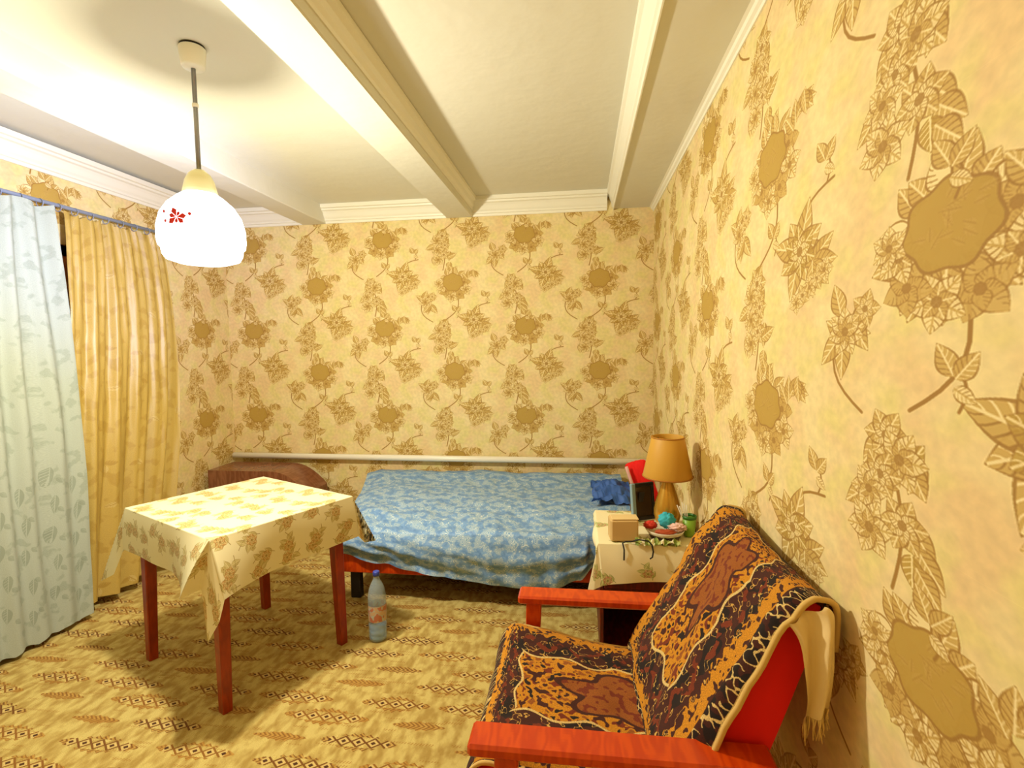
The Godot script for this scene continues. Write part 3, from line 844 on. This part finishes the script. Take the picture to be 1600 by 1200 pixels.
# =============================================================== nightstand and what stands on it
func nightstand():
	var x0 = 0.08; var x1 = 0.53; var z0 = -2.755; var z1 = -2.29
	var c = Vector3((x0 + x1) / 2, 0, (z0 + z1) / 2)
	var t = thing("nightstand", "dark red-brown wooden nightstand in the corner under the cream cloth", "nightstand", c)
	var W = x1 - x0; var D = z1 - z0
	obj("top", box(Vector3(0, 0.588, 0), Vector3(W, 0.024, D), 0.004), M.darkwood, t)
	for s in [-1, 1]: obj("side_panel", box(Vector3(s * (W / 2 - 0.009), 0.32, 0), Vector3(0.018, 0.51, D - 0.01), 0.003), M.darkwood, t)
	obj("back_panel", box(Vector3(0, 0.32, -D / 2 + 0.01), Vector3(W - 0.03, 0.5, 0.01), 0.002), M.darkwood, t)
	obj("shelf", box(Vector3(0, 0.38, 0), Vector3(W - 0.036, 0.016, D - 0.03), 0.002), M.darkwood, t)
	obj("drawer", box(Vector3(0, 0.482, D / 2 - 0.012), Vector3(W - 0.04, 0.18, 0.02), 0.003), M.darkwood, t)
	obj("bottom", box(Vector3(0, 0.075, 0), Vector3(W - 0.036, 0.018, D - 0.02), 0.003), M.darkwood, t)
	for a in [-1, 1]:
		for b in [-1, 1]: obj("foot", box(Vector3(a * (W / 2 - 0.03), 0.034, b * (D / 2 - 0.03)), Vector3(0.04, 0.068, 0.04), 0.004), M.black, t)
	# cloth
	var y = 0.604
	var A = Vector3(x0 - 0.006, y, z1 + 0.006); var B = Vector3(x1, y, z1 + 0.006); var C = Vector3(x1, y, z0 - 0.004); var E = Vector3(x0 - 0.006, y, z0 - 0.004)
	var dn = Vector3.DOWN
	var ka = [dn * 0.06 + Vector3(-0.008, 0, 0.01), dn * 0.14 + Vector3(-0.02, 0, 0.02), dn * 0.215 + Vector3(-0.05, 0, 0.028), dn * 0.20 + Vector3(-0.02, 0, 0.03), dn * 0.185 + Vector3(0.02, 0, 0.02)]
	var kb = [dn * 0.15 + Vector3(0, 0, 0.015), dn * 0.15 + Vector3(0.004, 0, 0.012), dn * 0.15 + Vector3(0.006, 0, 0.008), dn * 0.1 + Vector3(0.008, 0, 0.004), dn * 0.04 + Vector3(0.008, 0, 0)]
	var kc = [dn * 0.04 + Vector3(0.008, 0, 0), dn * 0.04 + Vector3(0.008, 0, -0.004), dn * 0.04 + Vector3(0.006, 0, -0.006), dn * 0.04 + Vector3(0.004, 0, -0.006), dn * 0.04 + Vector3(0, 0, -0.008)]
	var ke = [dn * 0.04 + Vector3(0, 0, -0.008), dn * 0.045 + Vector3(-0.004, 0, -0.008), dn * 0.05 + Vector3(-0.007, 0, -0.007), dn * 0.05 + Vector3(-0.008, 0, -0.004), dn * 0.05 + Vector3(-0.008, 0, 0)]
	var cl = obj("nightstand_cloth", draped([A, B, C, E], 0.2, [ka, kb, kc, ke], [0.165, 0.04, 0.04, 0.05], 0.012, 0.010), M.napkin)
	tag(cl, "cream cloth with green leaves and pink flowers over the nightstand", "cloth")
	var Y = 0.607
	# lamp
	var L = thing("table_lamp", "small lamp with amber shade and golden bottle-shaped base on the nightstand", "lamp", Vector3(0.412, Y, -2.53))
	var gold = mat(c8(196, 148, 54), 0.22, null, 0.5)
	obj("base", lathe([Vector2(0, 0.0), Vector2(0.05, 0.0), Vector2(0.052, 0.006), Vector2(0.05, 0.014), Vector2(0.056, 0.03), Vector2(0.063, 0.06), Vector2(0.063, 0.085), Vector2(0.056, 0.12), Vector2(0.044, 0.16), Vector2(0.032, 0.195), Vector2(0.024, 0.22), Vector2(0.02, 0.245), Vector2(0.0, 0.247)], 36), gold, L)
	obj("socket", lathe([Vector2(0, 0.246), Vector2(0.013, 0.246), Vector2(0.013, 0.30), Vector2(0.0, 0.30)], 16), M.black, L)
	obj("bulb", lathe([Vector2(0, 0.40), Vector2(0.018, 0.392), Vector2(0.028, 0.37), Vector2(0.028, 0.355), Vector2(0.018, 0.325), Vector2(0.012, 0.30)], 20), M.white, L)
	var shade = mat(c8(208, 158, 58), 0.55); shade.backlight_enabled = true; shade.backlight = Color(0.3, 0.2, 0.08)
	var lsd = obj("lamp_shade", lathe([Vector2(0.114, 0.245), Vector2(0.1155, 0.243), Vector2(0.117, 0.246), Vector2(0.076, 0.437), Vector2(0.0745, 0.440), Vector2(0.073, 0.437), Vector2(0.114, 0.245)], 48), shade, L)
	for rr in [[0.117, 0.248], [0.0765, 0.436]]:
		var pts = []
		for k in 33: pts.append(Vector3(cos(TAU * k / 32) * rr[0], rr[1], sin(TAU * k / 32) * rr[0]))
		obj("shade_trim", tube_mesh(pts, 0.003, 6), mat(c8(170, 110, 30), 0.6), lsd)
	var sp = st_new()
	for k in 3:
		var a = TAU * k / 3
		tube(sp, [Vector3(0.011 * cos(a), 0.30, 0.011 * sin(a)), Vector3(cos(a) * 0.074, 0.425, sin(a) * 0.074)], 0.0015, 5)
	sp.generate_normals(); obj("shade_wire", sp, M.steel, lsd)
	# standing picture
	var pf = thing("picture_frame", "dark standing photo frame with pale blue edge left of the lamp", "photo frame", Vector3(0.30, Y, -2.60), 0.0)
	var xf = Transform3D(Basis(Vector3.UP, 0.45) * Basis(Vector3.RIGHT, -0.12), Vector3(0, 0.0, 0))
	var s1 = st_new()
	for b in [[Vector3(0.012, 0.012, 0), Vector3(0.13, 0.02, 0.016)], [Vector3(0.012, 0.178, 0), Vector3(0.13, 0.02, 0.016)], [Vector3(0.07, 0.095, 0), Vector3(0.014, 0.15, 0.016)]]: bbox(s1, b[0], b[1], 0.003, xf)
	s1.generate_normals(); obj("border", s1, M.black, pf)
	var s2 = st_new(); bbox(s2, Vector3(-0.043, 0.095, 0.002), Vector3(0.022, 0.186, 0.02), 0.003, xf); s2.generate_normals()
	var bd = obj("border", s2, mat(c8(132, 160, 172), 0.4), pf); bd.set_meta("label", "pale blue edge of the frame")
	var s3 = st_new(); bbox(s3, Vector3(0.014, 0.095, -0.002), Vector3(0.105, 0.15, 0.006), 0.001, xf); s3.generate_normals(); obj("picture", s3, mat(c8(54, 40, 34), 0.25), pf)
	var s4 = st_new(); bbox(s4, Vector3(0, 0.075, -0.035), Vector3(0.03, 0.13, 0.004), 0.001, Transform3D(Basis(Vector3.UP, 0.45) * Basis(Vector3.RIGHT, 0.25), Vector3(0, 0, 0))); s4.generate_normals(); obj("stand", s4, M.black, pf)
	# carton
	var bx = thing("carton", "small plain beige carton at the front left of the nightstand", "box", Vector3(0.187, Y, -2.345), 0.1)
	var card = mat(c8(206, 172, 112), 0.8)
	obj("body", box(Vector3(0, 0.05, 0), Vector3(0.125, 0.10, 0.085), 0.008), card, bx)
	obj("flap", box(Vector3(0.005, 0.101, 0.004), Vector3(0.118, 0.003, 0.07), 0.001), mat(c8(224, 196, 138), 0.8), bx)
	# plate and what lies on it
	var pc = Vector3(0.375, Y, -2.372)
	var pl = thing("plate", "round white plate with dark underside holding odds and ends on the nightstand", "plate", pc)
	obj("dish", lathe([Vector2(0, 0.026), Vector2(0.05, 0.026), Vector2(0.075, 0.034), Vector2(0.086, 0.045), Vector2(0.088, 0.044), Vector2(0.078, 0.028), Vector2(0.055, 0.016), Vector2(0, 0.016)], 40), mat(c8(226, 214, 188), 0.3), pl)
	obj("foot", lathe([Vector2(0, 0.017), Vector2(0.068, 0.022), Vector2(0.07, 0.016), Vector2(0.062, 0.0), Vector2(0, 0.0)], 36), mat(c8(52, 26, 18), 0.4), pl)  # dark underside of the plate
	var lump = func(r: Vector3, fr: float, am: float, sd: float):
		return grid(28, 18, func(u, v):
			var a = TAU * u; var b = PI * v
			var p = Vector3(sin(b) * cos(a), cos(b), sin(b) * sin(a))
			return p * r * (1.0 + am * N(p.x * fr, p.y * fr, p.z * fr + sd)))
	var rc = obj("red_cloth", lump.call(Vector3(0.03, 0.016, 0.024), 3.0, 0.5, 3.0), mat(c8(206, 52, 30), 0.7), null, pc + Vector3(-0.062, 0.056, -0.01))
	tag(rc, "small crumpled red cloth at the left of the plate", "cloth")
	var tq = obj("sponge", lump.call(Vector3(0.036, 0.034, 0.03), 6.0, 0.45, 7.0), mat(c8(62, 178, 196), 0.9), null, pc + Vector3(0.012, 0.075, -0.02))
	tag(tq, "fluffy turquoise scrubbing sponge on the plate in front of the lamp", "sponge")
	var ts = obj("tissue", lump.call(Vector3(0.038, 0.016, 0.026), 4.0, 0.6, 11.0), mat(c8(232, 190, 176), 0.8), null, pc + Vector3(0.055, 0.056, 0.012))
	tag(ts, "crumpled pinkish tissue at the right of the plate", "tissue")
	var bs = obj("biscuit", lump.call(Vector3(0.045, 0.010, 0.022), 2.0, 0.4, 15.0), mat(c8(172, 74, 34), 0.8), null, pc + Vector3(-0.005, 0.043, 0.045))
	tag(bs, "flat reddish-brown biscuit at the front of the plate", "biscuit")
	# green cup
	var gc = thing("green_cup", "green plastic cup by the wall right of the lamp", "cup", Vector3(0.49, Y, -2.41))
	var gm = mat(c8(132, 176, 52), 0.4)
	obj("body", lathe([Vector2(0, 0.002), Vector2(0.024, 0.002), Vector2(0.031, 0.088), Vector2(0.029, 0.088), Vector2(0.022, 0.006), Vector2(0, 0.006)], 28), gm, gc)
	var gl = obj("rim", lathe([Vector2(0.0285, 0.082), Vector2(0.0325, 0.082), Vector2(0.0335, 0.095), Vector2(0.029, 0.097), Vector2(0.0285, 0.082)], 28), mat(c8(52, 112, 36), 0.4), gc); gl.set_meta("label", "dark green rim")
	var stk = mat(c8(228, 222, 200), 0.6)
	for k in 5:
		var a = 0.5 + k * 0.35
		obj("straw", tube_mesh([Vector3(0, 0.01, 0), Vector3(-0.01 - 0.012 * k, 0.14 + 0.008 * (k % 3), -0.012 + 0.008 * k)], 0.0022, 6), stk, gc)
	# green striped napkin crumpled over the front edge
	var ni = Image.create(128, 32, false, Image.FORMAT_RGB8)
	for y2 in 32:
		for x2 in 128: ni.set_pixel(x2, y2, c8(122, 142, 58) if (x2 / 9) % 3 == 0 else (c8(176, 180, 96) if (x2 / 9) % 3 == 1 else c8(240, 232, 196)))
	var nf = func(u, v):
		var x = lerp(0.235, 0.43, u); var z = lerp(-2.30, -2.27, v) 
		return Vector3(x, Y + 0.018 + 0.006 * sin(u * 30.0 + v * 4.0 + 5.0 * N(u * 4, v, 7)) + 0.010 * N(u * 7, v * 3, 1) - 0.012 * v * v, z + 0.01 * N(u * 5, v, 4))
	tag(obj("striped_napkin", grid(60, 14, nf), mat(Color.WHITE, 0.7, tex(ni))), "crumpled green and white striped napkin at the front edge of the nightstand", "napkin")
	# dark cord whose two ends hang over the edge
	var cd = []
	for p in [[0.185, 0.54, -2.262], [0.186, 0.585, -2.266], [0.18, 0.612, -2.278], [0.195, 0.616, -2.285], [0.22, 0.618, -2.283], [0.25, 0.633, -2.268], [0.29, 0.63, -2.262], [0.305, 0.612, -2.264], [0.31, 0.585, -2.258], [0.306, 0.56, -2.258], [0.296, 0.552, -2.258]]: cd.append(Vector3(p[0], p[1], p[2]))
	tag(obj("cord", tube_mesh(cd, 0.0035, 6), M.black), "thin dark cord hanging over the front edge of the nightstand", "cord")

# =============================================================== armchair
func armchair():
	var o = Vector3(0.12, 0, -1.45)
	var t = thing("armchair", "low wooden armchair with red upholstery under the patterned throws", "armchair", o)
	for z in [-1.105, -1.80]:
		var st = st_new()
		var xf = Transform3D(Basis(Vector3(0, 0, 1), 0.0), Vector3(0.075 + (0.03 if z < -1.5 else 0.0), 0.588, z) - o)
		bbox(st, Vector3.ZERO, Vector3(0.66, 0.03, 0.085), 0.007, xf); st.generate_normals(); obj("armrest", st, M.wood, t)
		obj("leg", bar(Vector3(-0.17, 0.575, z) - o, Vector3(-0.195, 0.0, z) - o, Vector2(0.055, 0.035), Vector2(0.04, 0.03), Vector3.RIGHT), M.wood, t)
		obj("leg", bar(Vector3(0.32, 0.575, z) - o, Vector3(0.40, 0.0, z) - o, Vector2(0.055, 0.035), Vector2(0.04, 0.03), Vector3.RIGHT), M.wood, t)
		obj("side_rail", bar(Vector3(-0.21, 0.34, z) - o, Vector3(0.36, 0.28, z) - o, Vector2(0.05, 0.022), Vector2(0.05, 0.022), Vector3.UP), M.wood, t)
	# seat cushion (tilted) and backrest, red
	var s = st_new(); bbox(s, Vector3.ZERO, Vector3(0.52, 0.13, 0.60), 0.03, Transform3D(Basis(Vector3(0, 0, 1), -0.13), Vector3(0.0, 0.395, -1.452) - o)); s.generate_normals(); obj("seat", s, M.red, t)
	# backrest: side profile in x, y run along z
	var prof = [Vector2(0.185, 0.36), Vector2(0.20, 0.46), Vector2(0.34, 0.70), Vector2(0.468, 0.915), Vector2(0.492, 0.925), Vector2(0.515, 0.91), Vector2(0.50, 0.82), Vector2(0.44, 0.64), Vector2(0.355, 0.40), Vector2(0.30, 0.33)]
	var st2 = st_new(); st2.set_smooth_group(-1)
	var tris = Geometry2D.triangulate_polygon(PackedVector2Array(prof))
	var zi = [-1.745, -1.735, -1.165, -1.155]; var sh = [0.93, 1.0, 1.0, 0.93]; var cm = Vector2(0.36, 0.62)
	var V = func(i, k): 
		var p = cm + (prof[k] - cm) * sh[i]; return Vector3(p.x, p.y, zi[i]) - o
	for i in 3:
		for k in prof.size():
			var l = (k + 1) % prof.size(); var ins = Vector3(cm.x, cm.y, -1.45) - o
			tri(st2, V.call(i, k), V.call(i, l), V.call(i + 1, l), ins); tri(st2, V.call(i, k), V.call(i + 1, l), V.call(i + 1, k), ins)
	for e in [0, 3]:
		for k in range(0, tris.size(), 3): tri(st2, V.call(e, tris[k]), V.call(e, tris[k + 1]), V.call(e, tris[k + 2]), Vector3(cm.x, cm.y, -1.45) - o)
	st2.generate_normals(); obj("backrest", st2, M.red, t)
	# ---- throw on the seat
	var cream = mat(c8(214, 178, 104), 0.95)
	var spath = func(p):     # p 0..1 from the back to the front hem -> x, y
		var pts = [Vector2(0.225, 0.462), Vector2(0.10, 0.462), Vector2(-0.05, 0.488), Vector2(-0.19, 0.508), Vector2(-0.252, 0.50), Vector2(-0.282, 0.45), Vector2(-0.29, 0.36), Vector2(-0.292, 0.24)]
		var q = p * 7.0; var i = int(min(6, floor(q))); return pts[i].cubic_interpolate(pts[i + 1], pts[max(i - 1, 0)], pts[min(i + 2, 7)], q - i)
	var sf = func(u, v):
		var p: Vector2 = spath.call(v); var z = lerp(-1.755, -1.15, u)
		var w = min(u, 1 - u)
		var y = p.y + 0.010 * N(p.x * 6, z * 6, 2) - 0.018 * pow(1 - clamp(w / 0.08, 0, 1), 2)
		if v > 0.55: z += (u - 0.5) * 0.05 * (v - 0.55) * 2
		return Vector3(p.x + 0.008 * N(y * 6, z * 7, 5), y + 0.018 * exp(-pow((u - 0.1) / 0.12, 2)) * exp(-pow((v - 0.5) / 0.15, 2)), z)
	var th = thing("chair_throw", "ochre and dark brown patterned throw lying on the armchair seat", "throw", Vector3(-0.02, 0.47, -1.45))
	var ms = grid(70, 70, func(u, v): return sf.call(u, v) - th.position, func(u, v): return Vector2(lerp(0.07, 0.93, u), lerp(0.40, 0.955, v / 0.6) if v < 0.6 else lerp(0.955, 0.995, (v - 0.6) / 0.4)))
	var c1 = obj("cloth", ms, M.throw_, th)
	var b = st_new(); var e1 = []; var e2 = []; var e3 = []
	for i in 41:
		e1.append(sf.call(0.0, i / 40.0) - th.position); e2.append(sf.call(1.0, i / 40.0) - th.position); e3.append(sf.call(i / 40.0, 1.0) - th.position)
	tube(b, e1, 0.006, 6); tube(b, e2, 0.006, 6); tube(b, e3, 0.006, 6); b.generate_normals(); obj("binding", b, cream, c1)
	# ---- throw on the backrest
	var bpts = [Vector2(0.165, 0.45), Vector2(0.185, 0.50), Vector2(0.255, 0.62), Vector2(0.325, 0.735), Vector2(0.395, 0.85), Vector2(0.452, 0.935), Vector2(0.49, 0.948), Vector2(0.525, 0.925), Vector2(0.53, 0.83)]
	var bpath = func(p):
		var q = p * 8.0; var i = int(min(7, floor(q))); return bpts[i].cubic_interpolate(bpts[i + 1], bpts[max(i - 1, 0)], bpts[min(i + 2, 8)], q - i)
	var bf = func(u, v):
		var p: Vector2 = bpath.call(v)
		var zn = -1.085 - 0.05 * v; var zfar = -1.83 + 0.05 * v
		var z = lerp(zfar, zn, u)
		var back = Vector2(0.86, -0.51)          # into the backrest
		var dn_ = 0.0
		# the cloth turns down over both sides
		var over = clamp((z + 1.16) / 0.07, 0, 1); dn_ += 0.055 * over * over
		var over2 = clamp((-1.75 - z) / 0.07, 0, 1); dn_ += 0.06 * over2 * over2
		var lift = 0.010 + 0.012 * N(z * 5, v * 6, 8) + 0.006 * sin(z * 20 + v * 9)
		if v > 0.55: lift *= 0.5
		var q = p + back * dn_ - back * max(lift, 0.004) * (1.0 - smoothstep(0.7, 0.85, v))
		return Vector3(min(q.x, 0.541), q.y - 0.012 * sin(PI * u) * smoothstep(0.4, 0.7, v), z - over * 0.02 + over2 * 0.02)
	var tb = thing("chair_throw", "ochre and dark brown patterned throw hung over the armchair backrest with a fringed corner", "throw", Vector3(0.34, 0.72, -1.45))
	var c2 = obj("cloth", grid(80, 90, func(u, v): return bf.call(u, v) - tb.position), M.throw_, tb)
	b = st_new(); e1 = []; e2 = []
	for i in 41:
		e1.append(bf.call(0.0, i / 40.0) - tb.position); e2.append(bf.call(1.0, i / 40.0) - tb.position)
	tube(b, e1, 0.006, 6); tube(b, e2, 0.007, 6); b.generate_normals(); obj("binding", b, cream, c2)
	# loose corner folded over the top near corner: pale lining hanging down
	var cf = func(u, v):
		var s0 = Vector3(0.43, 0.89, -1.125); var s1_ = Vector3(0.50, 0.935, -1.12)
		var a = s0.lerp(s1_, u)
		var q = a + Vector3(0.025 * sin(v * 2.6) + 0.004 * sin(v * 9), 0.03 * sin(min(v * 3.2, PI)) * u - 0.21 * pow(v, 1.25), 0.035 * sin(v * 2.2) * (0.4 + 0.6 * u) + 0.012 * sin(u * 9 + v * 3))
		q.x = lerp(q.x, 0.49 + 0.02 * (u - 0.5), v * 0.6)
		q.x = min(q.x, 0.545)
		return q - tb.position
	var lin = mat(c8(232, 206, 148), 0.95)
	var li = obj("lining_corner", grid(16, 26, cf), lin, tb); li.set_meta("label", "pale lining of the turned-over corner")
	var fr = st_new()
	for i in 22:
		var p0 = cf.call(i / 21.0, 1.0)
		tube(fr, [p0, p0 + Vector3(0.004 * sin(i * 2.0), -0.02, 0.003 * cos(i)), p0 + Vector3(0.007 * sin(i * 3.1), -0.045, 0.006 * cos(i * 1.7))], [0.002, 0.0018, 0.001], 5)
	fr.generate_normals(); obj("fringe", fr, cream, li).set_meta("kind", "stuff")

# =============================================================== pendant lamp
func pendant():
	var c = LAMP
	var t = thing("pendant_lamp", "glowing white glass pendant lamp with red flower hanging from the ceiling", "lamp", Vector3(c.x, 0, c.z))
	obj("canopy", lathe([Vector2(0, HC - 0.008), Vector2(0.046, HC - 0.008), Vector2(0.048, HC - 0.012), Vector2(0.042, HC - 0.075), Vector2(0.038, HC - 0.082), Vector2(0, HC - 0.084)], 32), M.white, t)
	var hk = obj("dark_ring", lathe([Vector2(0, HC), Vector2(0.044, HC), Vector2(0.044, HC - 0.009), Vector2(0, HC - 0.009)], 32), M.black, t); hk.set_meta("label", "dark ring under the ceiling")  # dark ring between canopy and ceiling
	var rd = obj("rod", tube_mesh([Vector3(0, HC - 0.08, 0), Vector3(0, 2.19, 0)], 0.0085, 12), M.steel, t)
	obj("joint", lathe([Vector2(0, 2.445), Vector2(0.011, 2.445), Vector2(0.012, 2.438), Vector2(0.011, 2.431), Vector2(0, 2.431)], 16), M.white, rd)
	var neck = mat(c8(248, 242, 190), 0.35)
	obj("neck_cup", lathe([Vector2(0, 2.195), Vector2(0.02, 2.192), Vector2(0.04, 2.175), Vector2(0.052, 2.15), Vector2(0.06, 2.115), Vector2(0.067, 2.085), Vector2(0, 2.085)], 32), neck, t)
	var glow = mat(c8(250, 250, 245), 0.3); glow.emission_enabled = true; glow.emission = Color(0.95, 0.98, 1.0); glow.emission_energy_multiplier = 5.0
	var prof = [Vector2(0.062, 2.10), Vector2(0.083, 2.085), Vector2(0.116, 2.055), Vector2(0.141, 2.015), Vector2(0.154, 1.965), Vector2(0.155, 1.92), Vector2(0.151, 1.895), Vector2(0.143, 1.888), Vector2(0.139, 1.862), Vector2(0.129, 1.845), Vector2(0.091, 1.832), Vector2(0.042, 1.826), Vector2(0.000, 1.825)]
	var sh = obj("shade", lathe(prof, 48), glow, t)
	# red painted flower on the glass, facing the camera's left
	var dirc = Vector3(-0.045, 0, 1).normalized()
	var fl = st_new(); fl.set_smooth_group(-1)
	var ang0 = atan2(1.908, 1.484) - 0.0       # towards the camera
	var pa = ang0 + 0.52
	var R = 0.159
	var onball = func(a, y): return Vector3(cos(pa + a / R) * R, 1.975 + y, sin(pa + a / R) * R)
	for k in 7:
		var a = TAU * k / 7 + 0.3; var r = 0.03 + 0.008 * sin(k * 2.3)
		var p0 = Vector2.from_angle(a) * 0.0005; var p1 = Vector2.from_angle(a - 0.42) * r * 0.75; var p2 = Vector2.from_angle(a) * r; var p3 = Vector2.from_angle(a + 0.42) * r * 0.75
		for tr in [[p0, p1, p2], [p0, p2, p3]]:
			var q = []
			for p in tr: q.append(onball.call(p.x, p.y))
			tri(fl, q[0], q[1], q[2], Vector3(0, 1.97, 0))
	for s in [Vector2(0.05, 0.022), Vector2(-0.045, 0.012), Vector2(0.046, -0.012)]:
		for k in 5:
			var a = TAU * k / 5; var b2 = TAU * (k + 1) / 5
			var q = [onball.call(s.x, s.y), onball.call(s.x + cos(a) * 0.007, s.y + sin(a) * 0.007), onball.call(s.x + cos(b2) * 0.007, s.y + sin(b2) * 0.007)]
			tri(fl, q[0], q[1], q[2], Vector3(0, 1.97, 0))
	fl.generate_normals()
	var pf = obj("painted_flower", fl, mat(c8(226, 40, 34), 0.5), sh); pf.set_meta("label", "red flower painted on the glass")

func unseen_ceiling_lamp():  # out of view, placed to light the camera-facing surfaces
	var t = thing("unseen_ceiling_lamp", "unseen round glass ceiling lamp behind the photographer, placed to light surfaces facing the camera", "lamp", Vector3(-1.25, 0, 0.45))
	obj("base", lathe([Vector2(0, HC), Vector2(0.13, HC), Vector2(0.135, HC - 0.02), Vector2(0.12, HC - 0.03), Vector2(0, HC - 0.03)], 36), M.white, t)
	var g = mat(c8(250, 240, 215), 0.3); g.emission_enabled = true; g.emission = Color(1.0, 0.9, 0.68); g.emission_energy_multiplier = 1.5
	obj("glass_dome", lathe([Vector2(0.12, HC - 0.028), Vector2(0.125, HC - 0.06), Vector2(0.11, HC - 0.11), Vector2(0.07, HC - 0.14), Vector2(0, HC - 0.15)], 36), g, t)
